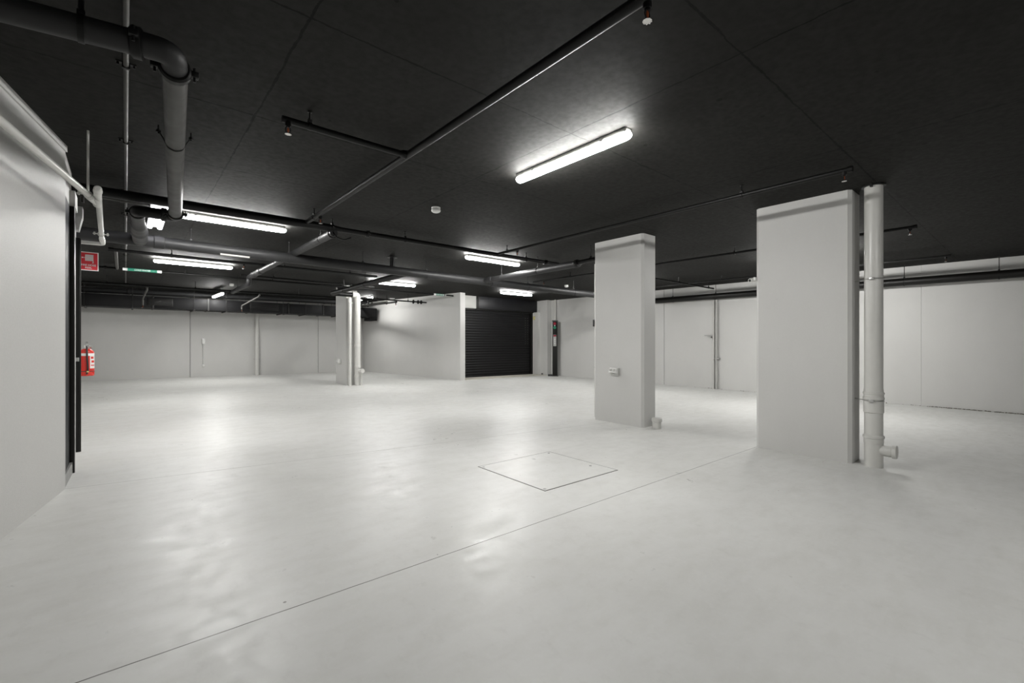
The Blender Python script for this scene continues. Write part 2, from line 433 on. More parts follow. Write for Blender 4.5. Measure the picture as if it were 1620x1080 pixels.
LIGHTS = [
    (2.845, 2.62, CEIL, H2, 'largest glowing batten light, nearest the viewer on the dark ceiling'),
    (1.06, 6.76, CEIL, 0, 'glowing batten light starting behind the thick grey vertical-looking pipe at left'),
    (1.05, 10.76, CEIL, 0, 'glowing batten light at left, just below the large horizontal drain pipe'),
    (5.27, 6.71, CEIL, 0, 'glowing batten light behind the black sprinkler header, above the white wall corner'),
    (5.28, 10.91, CEIL, 0, 'glowing batten light over the far pillar, half under the large drain pipe'),
    (9.25, 10.63, CEIL, 0, 'glowing batten light in front of the black roller door'),
    (2.03, 15.25, 2.66, H2 + 0.04, 'small-looking far batten light near the black air duct at left'),
    (6.28, 15.15, CEIL, H2, 'glowing batten light just right of the far pillar top'),
    (9.4, 2.78, CEIL, H2, 'glowing batten light hidden behind the nearest wide pillar'),  # out of sight; its strength is raised to brighten the right side
    (9.30, 6.72, CEIL, 0, 'glowing batten light hidden behind the pillar with the power socket'),
    (2.845, -1.9, CEIL, H2, 'unseen batten light added behind the viewer to brighten the foreground floor'),  # added out of view so the foreground floor gets enough light
]
LAMP_TUNED = {6: 'lamp_trim', 7: 'lamp_dim', 8: 'lamp_boost'}
for i, (x, y, z, r, lab) in enumerate(LIGHTS):
    if i == 0:
        light0.location = (x, y, z); light0.rotation_euler = (0, 0, r); light0['label'] = lab
    else:
        lo = dup(light0, (x, y, z), r, lab)
        if i in LAMP_TUNED:                              # strength tuned per fitting to balance wall and floor brightness
            for ch in lo.children:
                if ch.name.startswith('diffuser'):
                    ch.material_slots[0].link = 'OBJECT'; ch.material_slots[0].material = M[LAMP_TUNED[i]]
        if z < CEIL:                                   # hung on two rods
            for s in (-0.4, 0.4):
                bb = B(); bb.cyl((s, 0, -0.002), (s, 0, CEIL - z), 0.004, seg=8)
                me = to_mesh('hanging_rod', bb, 'black', V((0, 0, 0)))
                o = bpy.data.objects.new('hanging_rod', me); COL.objects.link(o); o.parent = lo
# twin strip fitting
t = thing('twin_batten_light', 'short wide light with two bright strips behind the black pipe elbow at left', 'ceiling light', (0.31, 7.05, CEIL))
b = B(); b.box(0.225, 0.395, 6.42, 7.68, CEIL - 0.05, CEIL, bev=0.006); part('housing', b, 'white_plastic', t)
for x in (0.258, 0.362):
    b = B(); b.box(x - 0.026, x + 0.026, 6.46, 7.64, CEIL - 0.082, CEIL - 0.045, bev=0.014); part('diffuser', b, 'lamp_blue', t)

# ------------------------------------------------------------------ smoke detectors
def detector(x, y, label):
    t = thing('smoke_detector', label, 'smoke detector', (x, y, CEIL), 'white round smoke detectors')
    bb = B(); bb.lathe((x, y, CEIL), (x, y, CEIL - 0.016), [(0, 0.052), (0.8, 0.052), (1, 0.05)]); part('base', bb, 'white_plastic', t)
    bb = B(); bb.lathe((x, y, CEIL - 0.015), (x, y, CEIL - 0.058), [(0, 0.047), (0.4, 0.055), (0.75, 0.052), (1, 0.036)]); part('sensor_dome', bb, 'white_plastic', t)
    return t
detector(2.784, 4.64, 'large white round smoke detector in the middle of the ceiling')
detector(2.18, 14.05, 'small far white smoke detector near the left drain pipe bend')
detector(9.15, 8.45, 'small white smoke detector left of the pillar with the power socket')

# ------------------------------------------------------------------ pipe fittings
_sp = {}
def sprinkler_head(x, y, z, parent):
    """pendent head whose socket starts at z (pipe underside); meshes are shared"""
    if not _sp:
        bb = B(); bb.cyl((0, 0, 0.012), (0, 0, -0.022), 0.019, seg=16); bb.cyl((0, 0, -0.02), (0, 0, -0.03), 0.013, seg=12)
        for s in (-1, 1):
            bb.tube([(s * 0.011, 0, -0.028), (s * 0.017, 0, -0.045), (s * 0.012, 0, -0.062), (0, 0, -0.072)], 0.0032, seg=8, bend=0.01, nb=4)
        _sp['f'] = to_mesh('sprinkler_head', bb, 'black', V((0, 0, 0)))
        bb = B(); bb.lathe((0, 0, -0.03), (0, 0, -0.066), [(0, 0.003), (0.3, 0.0065), (0.7, 0.0065), (1, 0.002)], seg=10)
        _sp['b'] = to_mesh('glass_bulb', bb, 'bulb', V((0, 0, 0)))
        bb = B(); bb.lathe((0, 0, -0.071), (0, 0, -0.075), [(0, 0.017), (1, 0.02)], seg=16)
        for k in range(8):
            a = k * PI / 4; bb.box(0.017 * math.cos(a) - .002, 0.017 * math.cos(a) + .006, 0.017 * math.sin(a) - .002, 0.017 * math.sin(a) + .003, -0.076, -0.073)
        _sp['d'] = to_mesh('deflector', bb, 'chrome', V((0, 0, 0)))
    off = V((x, y, z)) - LOC[parent]
    h = bpy.data.objects.new('sprinkler_head', _sp['f']); COL.objects.link(h); h.parent = parent; h.location = off
    for k, nm in (('b', 'glass_bulb'), ('d', 'deflector')):
        o = bpy.data.objects.new(nm, _sp[k]); COL.objects.link(o); o.parent = h
    return h

def hanger(x, y, z, r, parent, axis='X', rod=0.006, mat='black'):
    bb = B(); bb.cyl((x, y, z + r), (x, y, CEIL), rod, seg=8)
    ax = (1, 0, 0) if axis == 'X' else (0, 1, 0)
    a = V(ax) * 0.011
    c = V((x, y, z))
    bb.lathe(c - a, c + a, [(0, r + 0.005), (1, r + 0.005)], 20, caps=True)
    bb.box(x - 0.014, x + 0.014, y - 0.014, y + 0.014, z + r, z + r + 0.022, bev=0.002)
    bb.cyl((x, y, CEIL - 0.008), (x, y, CEIL), rod * 2.6, seg=10)
    return part('pipe_hanger', bb, mat, parent)

def coupling(p, ax, r, parent, mat='black', bolts=True, w=0.024):
    p, d = V(p), V(ax).normalized()
    bb = B(); bb.lathe(p - d * w, p + d * w, [(0, r + .004), (0.15, r + .013), (0.85, r + .013), (1, r + .004)], 24)
    if bolts:
        s = d.cross(V((0, 0, 1)))
        if s.length < 0.1: s = V((1, 0, 0))
        s.normalize()
        for k in (-1, 1):
            q = p + s * k * (r + 0.024)
            bb.box(q.x - .017, q.x + .017, q.y - .017, q.y + .017, q.z - .014, q.z + .014, bev=0.003)
            bb.cyl(q - V((0, 0, .034)), q + V((0, 0, .034)), 0.006, seg=8)
    return part('coupling', bb, mat, parent)

def collar(p, ax, r, w, parent, mat, name='pipe_collar'):
    p, d = V(p), V(ax).normalized()
    bb = B(); bb.lathe(p - d * w, p + d * w, [(0, r + .002), (0.08, r + .009), (0.92, r + .009), (1, r + .002)], 24)
    return part(name, bb, mat, parent)

# ------------------------------------------------------------------ sprinkler pipes
ZS = 2.73
# branch along Y nearest the viewer
t = thing('sprinkler_pipe', 'black sprinkler pipe crossing the ceiling diagonally above the largest light, with a side arm', 'sprinkler pipe', (1.715, 2.5, ZS), 'black sprinkler pipes')
b = B(); b.cyl((1.715, -3.0, ZS), (1.715, 5.92, ZS), 0.027); part('pipe', b, 'black', t)
b = B(); b.cyl((0.80, 3.29, ZS - .003), (1.715, 3.29, ZS - .003), 0.022); b.lathe((1.66, 3.29, ZS), (1.70, 3.29, ZS), [(0, .026), (1, .034)]); part('side_arm', b, 'black', t)
sprinkler_head(1.725, 1.12, ZS - 0.027, t); sprinkler_head(1.735, 5.46, ZS - 0.027, t); sprinkler_head(0.835, 3.285, ZS - 0.024, t)
hanger(1.715, 5.62, ZS, 0.027, t, 'Y'); hanger(0.975, 3.29, ZS, 0.022, t, 'X'); hanger(1.715, 0.4, ZS, 0.027, t, 'Y')
# second branch
t = thing('sprinkler_pipe', 'thin dark sprinkler pipe running past the tops of the two big pillars', 'sprinkler pipe', (4.74, 3.4, ZS), 'black sprinkler pipes')
b = B(); b.cyl((4.74, 1.08, ZS), (4.74, 5.92, ZS), 0.021); b.cyl((4.74, 1.07, ZS), (4.74, 1.10, ZS), 0.026); part('pipe', b, 'black', t)
sprinkler_head(4.74, 1.13, ZS - 0.018, t); sprinkler_head(4.76, 5.45, ZS - 0.018, t)
hanger(4.74, 1.99, ZS, 0.021, t, 'Y'); hanger(4.74, 5.68, ZS, 0.021, t, 'Y')
# third branch
t = thing('sprinkler_pipe', 'thin black sprinkler pipe passing behind both big pillars, its end beside the white downpipe', 'sprinkler pipe', (7.6, 4.5, 2.71), 'black sprinkler pipes')
b = B(); b.cyl((7.60, 1.06, 2.71), (7.60, 8.1, 2.735), 0.02); b.cyl((7.60, 1.05, 2.71), (7.60, 1.09, 2.71), 0.026); part('pipe', b, 'black', t)
sprinkler_head(7.60, 1.12, 2.692, t); sprinkler_head(7.60, 7.75, 2.715, t)
hanger(7.6, 3.3, 2.715, 0.02, t, 'Y'); hanger(7.6, 6.9, 2.73, 0.02, t, 'Y')
# fourth branch
t = thing('sprinkler_pipe', 'faint dark sprinkler pipe far right, ending over the right wall drain pipe', 'sprinkler pipe', (10.6, 3.5, 2.72), 'black sprinkler pipes')
b = B(); b.cyl((10.62, 1.04, 2.72), (10.58, 7.0, 2.72), 0.02); b.cyl((10.62, 1.03, 2.72), (10.62, 1.07, 2.72), 0.025); part('pipe', b, 'black', t)
sprinkler_head(10.62, 1.1, 2.702, t); hanger(10.61, 1.98, 2.72, 0.02, t, 'Y'); hanger(10.59, 4.9, 2.72, 0.02, t, 'Y')
# arm running to the right wall
t = thing('sprinkler_pipe', 'short black sprinkler arm reaching toward the right wall between the big pillars', 'sprinkler pipe', (10.6, 5.7, 2.69), 'black sprinkler pipes')
b = B(); b.cyl((7.6, 5.72, 2.71), (11.82, 5.68, 2.69), 0.02); part('pipe', b, 'black', t)
hanger(10.1, 5.695, 2.70, 0.02, t, 'X'); hanger(11.56, 5.683, 2.692, 0.02, t, 'X')
# header along X
t = thing('sprinkler_header', 'thick black sprinkler header pipe crossing above the left lights with couplings', 'sprinkler pipe', (2.0, 5.93, 2.71), 'black sprinkler pipes')
b = B(); b.cyl((-0.4, 5.93, 2.705), (2.0, 5.93, 2.712), 0.048); b.lathe((2.0, 5.93, 2.712), (2.14, 5.93, 2.712), [(0, .048), (1, .034)]); part('pipe', b, 'black', t)
b = B(); b.cyl((2.12, 5.93, 2.712), (6.2, 5.93, 2.722), 0.032); part('reduced_pipe', b, 'black', t)
coupling((2.50, 5.93, 2.713), (1, 0, 0), 0.032, t); coupling((5.86, 5.93, 2.721), (1, 0, 0), 0.032, t)
for x in (2.03, 3.05, 5.38): hanger(x, 5.93, 2.714, 0.034 if x > 2.1 else 0.046, t, 'X')
b = B(); b.tube([(2.03, 5.90, 2.66), (2.06, 5.86, 2.59), (2.16, 5.86, 2.57), (2.26, 5.90, 2.62)], 0.008, bend=0.05, seg=8); part('loose_strap', b, 'black', t)
# branch along X over third light
t = thing('sprinkler_pipe', 'thin black sprinkler pipe just behind the large drain pipe, above the left-hand third light', 'sprinkler pipe', (1.7, 9.7, 2.73), 'black sprinkler pipes')
b = B(); b.cyl((-0.14, 9.7, 2.74), (4.3, 9.7, 2.735), 0.026); b.cyl((-0.19, 9.7, 2.74), (-0.12, 9.7, 2.74), 0.035); part('pipe', b, 'black', t)
sprinkler_head(1.70, 9.7, 2.713, t)
for x in (0.62, 2.4, 3.7): hanger(x, 9.7, 2.737, 0.026, t, 'X')
b = B(); b.tube([(-0.10, 9.7, 2.74), (-0.10, 11.8, 2.735), (-0.10, 12.0, 2.735)], 0.024); part('link_pipe', b, 'conduit', t, 'pale grey link pipe')
# cold water pipe along X
ZK = 2.735
t = thing('cold_water_pipe', 'thin black water pipe with green and white COLD WATER labels', 'water pipe', (2.0, 12.0, ZK))
b = B(); b.cyl((-1.15, 12.0, ZK), (7.82, 12.0, ZK), 0.024); part('pipe', b, 'black', t)
for k, (x, w) in enumerate(((-0.02, 0.62), (7.12, 0.42))):
    b = B(); b.cyl((x, 12.0, ZK), (x + w, 12.0, ZK), 0.0285, caps=False); lb = part('pipe_label', b, 'sign_white', t, 'white ended green pipe label')
    b = B(); b.cyl((x + .075, 12.0, ZK), (x + w - .075, 12.0, ZK), 0.0295, caps=False); g = part('green_band', b, 'green', lb)
    LOC[lb] = LOC[t]
    lettering('lettering', [('COLD WATER', 0.04, (x + w / 2, 12.0 - 0.031, ZK - 0.004))], 'sign_white', lb)
coupling((-0.28, 12.0, ZK), (1, 0, 0), 0.026, t); collar((7.5, 12.0, ZK), (1, 0, 0), 0.024, 0.02, t, 'black')
for x in (1.0, 2.7, 4.4, 6.0): hanger(x, 12.0, ZK, 0.024, t, 'X')
t = thing('service_pipe', 'thin black pipe just in front of the labelled water pipe, left of far pillar', 'pipe', (3.6, 11.5, 2.74))
b = B(); b.cyl((1.95, 11.45, 2.74), (5.0, 11.45, 2.725), 0.022); part('pipe', b, 'black', t)
hanger(2.6, 11.45, 2.737, 0.022, t, 'X'); hanger(4.2, 11.45, 2.73, 0.022, t, 'X')
# pipe in front of the duct with two dropped heads
t = thing('sprinkler_pipe', 'thin black sprinkler pipe along the front of the black air duct with two dropped heads', 'sprinkler pipe', (2.2, 14.2, 2.64), 'black sprinkler pipes')
b = B(); b.cyl((-1.1, 14.2, 2.64), (6.3, 14.2, 2.66), 0.024); part('pipe', b, 'black', t)
for x0, x1 in ((2.879, 2.74), (0.43, 0.39)):
    b = B(); b.tube([(x0, 14.2, 2.62), (x0, 14.32, 2.56), (x1, 15.9, 2.40 if x0 > 1 else 2.46), (x1, 15.93, 2.36), (x1, 15.93, 2.285)], 0.021, bend=0.03); part('dropper', b, 'conduit', t, 'pale grey dropper')
    sprinkler_head(x1, 15.93, 2.29, t)
for x in (-0.3, 1.4, 3.9, 5.4): hanger(x, 14.2, 2.643 + .003 * x, 0.024, t, 'X')
for x in (0.0, 2.18):
    b = B(); b.cyl((x, 14.2, 2.645), (x + .08, 14.2, 2.645), 0.036); part('coupling', b, 'black', t)
# pipes beside middle wall
t = thing('sprinkler_pipe', 'thin black sprinkler pipe with round valve wheels touching the middle wall', 'sprinkler pipe', (6.4, 13.3, 2.60), 'black sprinkler pipes')
b = B(); b.cyl((5.1, 13.3, 2.61), (7.62, 13.3, 2.60), 0.022); part('pipe', b, 'black', t)
for x in (7.14, 7.31, 7.42):
    b = B(); b.lathe((x - .025, 13.3, 2.60), (x + .025, 13.3, 2.60), [(0, .03), (.3, .065), (.7, .065), (1, .03)]); part('valve_wheel', b, 'black', t)
for x in (5.9, 6.95): hanger(x, 13.3, 2.605, 0.022, t, 'X')
b = B(); b.box(6.3, 6.46, 13.24, 13.36, 2.635, 2.665); part('flow_switch', b, 'steel', t)
t = thing('sprinkler_pipe', 'short sprinkler pipe right of the far pillar ending with one head near the middle wall', 'sprinkler pipe', (6.5, 14.4, 2.56), 'black sprinkler pipes')
b = B(); b.cyl((6.5, 13.2, 2.55), (6.5, 16.0, 2.59), 0.03); part('pipe', b, 'black', t)
sprinkler_head(6.5, 13.25, 2.515, t); hanger(6.5, 13.9, 2.54, 0.024, t, 'Y'); hanger(6.5, 15.4, 2.555, 0.024, t, 'Y')
t = thing('sprinkler_pipe', 'pale lit pipe above the right end of the black duct, right of the far pillar', 'sprinkler pipe', (6.2, 14.2, 2.5), 'black sprinkler pipes')
b = B(); b.cyl((6.05, 12.9, 2.50), (6.05, 16.0, 2.53), 0.026); part('pipe', b, 'conduit', t); hanger(6.05, 14.0, 2.51, 0.026, t, 'Y')

# ------------------------------------------------------------------ drain pipes
# main along X
t = thing('drain_pipe', 'large charcoal drain pipe running across the whole ceiling from left wall to right', 'drain pipe', (3.0, 7.7, 2.56), 'charcoal drain pipes')
zD = lambda x: 2.592 - 0.0075 * (x - 0.1) if x < 12 else 2.5
b = B(); b.cyl((-0.47, 7.7, zD(-.47)), (11.75, 7.7, zD(11.75)), 0.078, seg=28); part('pipe', b, 'charcoal', t)
for x in (0.36, 6.02): collar((x, 7.7, zD(x)), (1, 0, 0), 0.078, 0.06, t, 'charcoal')
for x in (0.71, 1.97, 3.16, 4.41, 7.04, 8.6, 9.9): hanger(x, 7.7, zD(x), 0.078, t, 'X', 0.005, 'charcoal')
b = B(); b.cyl((0.4, 7.7, zD(.4)), (0.408, 7.7, zD(.4)), 0.081); part('joint_ring', b, 'black', t)
b = B(); bm_ = b.bm
def arc_label(bb, p0, p1, r, a0, a1, n=6):
    p0, p1 = V(p0), V(p1); d = (p1 - p0).normalized(); s = d.cross(V((0, 0, 1))).normalized(); up = V((0, 0, 1)); rows = []
    for p in (p0, p1):
        rows.append([[bb.bm.verts.new(p + (s * math.cos(a) + up * math.sin(a)) * rr) for rr in (r, r + .002)] for a in (a0 + (a1 - a0) * i / n for i in range(n + 1))])
    for i in range(n):
        for k in (0, 1):
            q = (rows[0][i][k], rows[1][i][k], rows[1][i + 1][k], rows[0][i + 1][k]); bb.bm.faces.new(q if k else q[::-1])
    return bb
b = B(); arc_label(b, (1.05, 7.7, zD(1.05)), (1.42, 7.7, zD(1.42)), 0.079, math.radians(-76), math.radians(-48)); part('pipe_label', b, 'label_white', t, 'pale label strip')
b = B(); b.cyl((3.72, 7.72, zD(3.7)), (3.72, 7.72, CEIL), 0.045); b.cyl((3.72, 7.72, CEIL - .03), (3.72, 7.72, CEIL - 0.022), 0.09); part('riser', b, 'black', t)
# branch from the main to the right pillar
t = thing('drain_pipe', 'charcoal drain pipe brightly lit on top, leading from the main drain to the socket pillar', 'drain pipe', (5.78, 6.4, 2.56), 'charcoal drain pipes')
b = B(); b.cyl((5.78, 5.1, 2.575), (5.78, 7.62, 2.56), 0.058); part('pipe', b, 'charcoal', t)
b = B(); b.cyl((5.78, 4.70, 2.60), (5.78, 5.1, 2.59), 0.036); part('reduced_pipe', b, 'black', t)
coupling((5.78, 5.09, 2.577), (0, 1, 0), 0.056, t); collar((5.78, 7.45, 2.561), (0, 1, 0), 0.058, 0.06, t, 'charcoal')
hanger(5.78, 6.05, 2.57, 0.058, t, 'Y', 0.005); hanger(5.78, 7.1, 2.562, 0.058, t, 'Y', 0.004, 'charcoal'); hanger(5.78, 4.80, 2.60, 0.036, t, 'Y', 0.005)
# branch under the header at left
t = thing('drain_pipe', 'charcoal drain pipe crossing the main drain at left, with a stepped far end', 'drain pipe', (2.04, 8.0, 2.66), 'charcoal drain pipes')
b = B(); b.tube([(2.04, 5.90, 2.652), (2.04, 11.07, 2.66), (2.03, 11.07, 2.51), (2.03, 12.95, 2.505)], 0.05, bend=0.09); part('pipe', b, 'charcoal', t)
b = B(); b.lathe((2.04, 9.9, 2.659), (2.04, 10.7, 2.66), [(0, .053), (0.02, .062), (.3, .062), (.32, .055), (.7, .055), (.72, .062), (1, .062)]); part('pipe_collar', b, 'charcoal', t)
hanger(2.04, 6.4, 2.656, 0.05, t, 'Y'); coupling((2.04, 5.96, 2.653), (0, 1, 0), 0.049, t, bolts=False, w=0.014); hanger(2.03, 12.3, 2.507, 0.05, t, 'Y', 0.005)
b = B(); arc_label(b, (2.04, 8.9, 2.658), (2.04, 9.5, 2.659), 0.051, math.radians(60), math.radians(100)); part('pipe_label', b, 'label_white', t, 'pale label strip')
# branch to the far pillar
t = thing('drain_pipe', 'charcoal drain pipe from the main drain toward the top of the far pillar', 'drain pipe', (4.12, 10.0, 2.57), 'charcoal drain pipes')
b = B(); b.tube([(4.12, 7.75, 2.58), (4.12, 12.06, 2.55), (4.68, 12.06, 2.545)], 0.06, bend=0.1); part('pipe', b, 'black', t)
b = B(); b.tube([(4.3, 12.14, 2.72), (5.06, 12.14, 2.725)], 0.045); part('side_branch', b, 'charcoal', t)
hanger(4.12, 9.9, 2.565, 0.06, t, 'Y'); hanger(4.12, 11.2, 2.556, 0.06, t, 'Y')
b = B(); arc_label(b, (4.12, 10.9, 2.558), (4.12, 11.7, 2.553), 0.061, math.radians(30), math.radians(60)); part('pipe_label', b, 'label_white', t, 'pale label strip')
# thick pipe from the top left coming towards the elbow
t = thing('drain_pipe', 'thick dark grey drain pipe at upper left, bending at a bolted elbow and again behind', 'drain pipe', (0.18, 2.65, 2.56), 'charcoal drain pipes')
b = B(); b.tube([(-0.75, 2.80, 2.585), (0.055, 2.655, 2.585)], 0.053, seg=28); part('pipe', b, 'charcoal', t)
b = B(); b.tube([(0.05, 2.656, 2.585), (0.172, 2.62, 2.575), (0.19, 2.76, 2.555)], 0.053, bend=0.105, seg=28, nb=10); part('elbow', b, 'charcoal', t)
b = B(); b.tube([(0.189, 2.75, 2.553), (0.385, 5.56, 2.50)], 0.053, seg=28); part('long_pipe', b, 'grey_pipe', t, 'lighter grey straight pipe')
b = B(); b.tube([(0.385, 5.54, 2.50), (0.388, 5.62, 2.50), (0.09, 5.62, 2.50), (0.10, 5.75, 2.50)], 0.052, bend=0.06, seg=24); part('cross_pipe', b, 'black', t)
b = B(); b.lathe((0.10, 5.72, 2.50), (0.16, 7.64, 2.585), [(0, .055), (.35, .055), (.36, .066), (.42, .066), (.46, .078), (.60, .078), (.61, .085), (.66, .085), (.67, .078), (1, .078)]); part('expander', b, 'charcoal', t)
coupling((0.045, 2.657, 2.585), (1, -.18, 0), 0.054, t); coupling((0.188, 2.735, 2.556), (.07, 1, 0), 0.054, t)
coupling((0.384, 5.5, 2.501), (.07, 1, 0), 0.053, t); coupling((0.30, 5.62, 2.50), (1, 0, 0), 0.052, t); coupling((0.10, 5.70, 2.50), (0, 1, 0), 0.052, t)
hanger(-0.14, 2.69, 2.585, 0.053, t, 'X', 0.01)
# saddle strap under the long pipe
b = B(); px, py, pz = 0.252, 3.66, 2.536
b.tube([(px - .085, py, pz + .05), (px - .062, py, pz + .01), (px - .035, py, pz - .045), (px, py, pz - .06), (px + .035, py, pz - .045), (px + .062, py, pz + .01), (px + .085, py, pz + .05)], 0.004, bend=0.03, seg=8)
for s in (-1, 1):
    b.cyl((px + s * .085, py, pz + .03), (px + s * .085, py, pz + .085), 0.005, seg=8); b.cyl((px + s * .085, py, pz + .04), (px + s * .085, py, pz + .055), 0.013, seg=6)
part('saddle_strap', b, 'black', t)
# right wall pipe
t = thing('drain_pipe', 'black drain pipe hung along the upper right wall on thin rods', 'drain pipe', (12.12, 3.0, 2.52), 'charcoal drain pipes')
zr = lambda y: 2.489 + 0.0112 * y
b = B(); b.tube([(12.14, -6.1, zr(-6.1)), (12.14, 0.25, zr(.25)), (11.99, 7.7, 2.512)], 0.08, seg=24); part('pipe', b, 'black_metal', t)
for x, y in ((12.14, 0.55), (12.105, 1.87), (12.03, 5.72), (12.005, 6.95), (12.08, 3.2)):
    hanger(x, y, 2.49 + 0.0029 * y, 0.08, t, 'Y', 0.006)
# round pipe over the duct
t = thing('drain_pipe', 'long dark round pipe lying just above the black air duct at the back', 'drain pipe', (2.0, 16.3, 2.68), 'charcoal drain pipes')
b = B(); b.cyl((-1.14, 16.3, 2.655), (6.9, 16.3, 2.73), 0.075); part('pipe', b, 'charcoal', t)
for x in (0.1, 2.9, 5.3): collar((x, 16.3, 2.665 + .0094 * x), (1, 0, 0), 0.075, 0.03, t, 'charcoal')

# ------------------------------------------------------------------ conduits on ceiling
t = thing('conduit', 'pale grey ceiling conduit running straight from the top edge to the back at left', 'conduit', (0.01, 8.0, 2.8))
zc = CEIL - 0.016
b = B(); b.cyl((0.0, -1.0, zc), (0.035, 15.9, zc), 0.0125); part('pipe', b, 'conduit', t)
for y in (3.40, 4.68, 6.22, 7.3, 9.4, 10.6, 11.5, 13.0):
    x = 0.0 + .0021 * (y + 1); b = B(); b.box(x - .045, x + .045, y - .012, y + .012, CEIL - .006, CEIL); b.box(x - .018, x + .018, y - .01, y + .01, zc - .017, CEIL)
    for s in (-1, 1): b.cyl((x + s * .036, y, CEIL - .02), (x + s * .036, y, CEIL), 0.006, seg=8)
    part('saddle_clip', b, 'black', t)
t = thing('conduit', 'thin pale conduit running from the door frame top to the twin light', 'conduit', (0.0, 6.5, 2.78))
b = B(); b.tube([(-0.325, 6.5, 2.70), (-0.325, 6.5, 2.785), (0.215, 6.55, 2.785)], 0.012, bend=0.05); part('pipe', b, 'conduit', t)
b = B(); b.cyl((-0.03, 6.527, 2.785), (0.0, 6.53, 2.785), 0.017); part('coupling', b, 'conduit', t)
# ------------------------------------------------------------------ white pipe along left wall
t = thing('white_wall_pipe', 'white pipe along the upper left wall, bending above the red sign', 'pipe', (-0.2, 4.7, 2.35))
ZW = 2.35
b = B(); b.tube([(-1.19, -0.3, ZW), (-0.55, 3.02, ZW), (-0.165, 4.86, ZW)], 0.0215, seg=20); part('pipe', b, 'white_pipe', t)
b = B(); b.tube([(-0.145, 4.50, ZW + .004), (-0.178, 6.45, ZW), (-0.178, 6.86, ZW), (-0.47, 6.88, ZW)], 0.0205, seg=20, bend=0.05); part('cross_pipe', b, 'white_pipe', t)
b = B(); b.lathe((-0.143, 4.43, ZW), (-0.150, 4.62, ZW), [(0, .015), (0.05, .024), (.32, .024), (.36, .027), (.5, .027), (.52, .024), (1, .024)]); part('end_cap', b, 'white_pipe', t)
b = B(); b.lathe((-0.155, 4.72, ZW), (-0.162, 4.95, ZW), [(0, .022), (.05, .028), (.95, .028), (1, .022)]); b.lathe((-0.20, 4.70, ZW), (-0.165, 4.86, ZW), [(0, .022), (.04, .0275), (.7, .0275), (1, .026)]); part('tee', b, 'white_pipe', t)
b = B(); b.lathe((-0.177, 6.5, ZW), (-0.178, 6.74, ZW), [(0, .021), (.06, .026), (.5, .026), (.54, .023), (1, .023)]); part('pipe_collar', b, 'white_pipe', t)
def white_clip(x, y, ztop):
    bb = B(); bb.cyl((x, y, ZW + .02), (x, y, ztop), 0.0075, seg=10)
    bb.ring((x, y, ZW), (0.05, 1, 0), 0.0235, 0.004, 20, 6)
    bb.box(x - .062, x - .022, y - .007, y + .007, ZW - .004, ZW + .004); bb.box(x + .022, x + .062, y - .007, y + .007, ZW - .004, ZW + .004)
    for s in (-1, 1): bb.cyl((x + s * .05, y, ZW - .012), (x + s * .05, y, ZW + .016), 0.007, seg=8)
    return bb
part('pipe_hanger', white_clip(-0.205, 4.66, CEIL), 'white_pipe', t)
part('pipe_hanger', white_clip(-0.1775, 6.25, CEIL), 'white_pipe', t)

# ------------------------------------------------------------------ downpipes at pillars
def bracket(bb, x, y, z, r, x1, y1):
    bb.ring((x, y, z), (0, 0, 1), r + .003, 0.004, 24, 6); bb.tube([(x, y + r, z), (x1, y1, z)], 0.004, seg=8)
    bb.box(x - r - .018, x - r + .002, y - .02, y + .02, z - .012, z + .012, bev=0.002)
    return bb
t = thing('downpipe', 'fat white floor-to-ceiling downpipe with capped side stub, beside the nearest pillar', 'downpipe', (5.775, 1.13, zf(5.775, 1.13)))
b = B(); b.cyl((5.775, 1.13, zf(5.775, 1.13) - .01), (5.775, 1.13, CEIL), 0.077, seg=32); part('pipe', b, 'white_pipe', t)
b = B(); b.lathe((5.775, 1.13, 0.535), (5.775, 1.13, 0.775), [(0, .078), (.03, .084), (.55, .082), (.58, .088), (.66, .088), (.68, .083), (.78, .083), (.8, .088), (.86, .088), (.88, .081), (1, .08)], 32); part('pipe_collar', b, 'white_pipe', t)
b = B(); b.lathe((5.775, 1.13, 0.225), (5.775, 1.13, 0.315), [(0, .078), (.1, .081), (.6, .081), (.65, .089), (.9, .089), (1, .078)], 32); part('pipe_collar', b, 'white_pipe', t)
b = B(); b.cyl((5.775, 1.13, 0.165), (5.775, 0.965, 0.165), 0.055); b.lathe((5.775, 0.985, 0.165), (5.775, 0.945, 0.165), [(0, .056), (.1, .066), (.9, .066), (1, .06)]); part('side_stub', b, 'white_pipe', t)
b = B(); bracket(b, 5.775, 1.13, 1.885, 0.077, 5.86, 1.31); part('wall_bracket', b, 'steel', t)
b = B(); bracket(b, 5.775, 1.13, 0.66, 0.082, 5.86, 1.31); part('wall_bracket', b, 'steel', t)
b = B(); b.lathe((5.775, 1.13, CEIL - .012), (5.775, 1.13, CEIL), [(0, .1), (1, .1)]); b.box(5.66, 5.9, 1.12, 1.14, CEIL - .03, CEIL); part('ceiling_plate', b, 'black', t)
t = thing('floor_pipe_stub', 'short capped white pipe stub on the floor beside the socket pillar', 'pipe', (5.815, 3.62, zf(5.815, 3.62)))
z0 = zf(5.815, 3.62)
b = B(); b.cyl((5.815, 3.62, z0 - .005), (5.815, 3.62, z0 + .12), 0.062); part('pipe', b, 'white_pipe', t)
b = B(); b.lathe((5.815, 3.62, z0 + .095), (5.815, 3.62, z0 + .15), [(0, .065), (.1, .074), (.85, .074), (1, .066)]); part('cap', b, 'white_pipe', t)
t = thing('downpipe', 'fat white downpipe with a side stub on the far pillar, curving into the dark drain', 'downpipe', (4.80, 12.06, zf(4.8, 12.06)))
b = B(); b.tube([(4.80, 12.06, zf(4.8, 12.06) - .01), (4.80, 12.06, 2.56), (4.66, 12.06, 2.56)], 0.077, bend=0.12, seg=28); part('pipe', b, 'white_pipe', t)
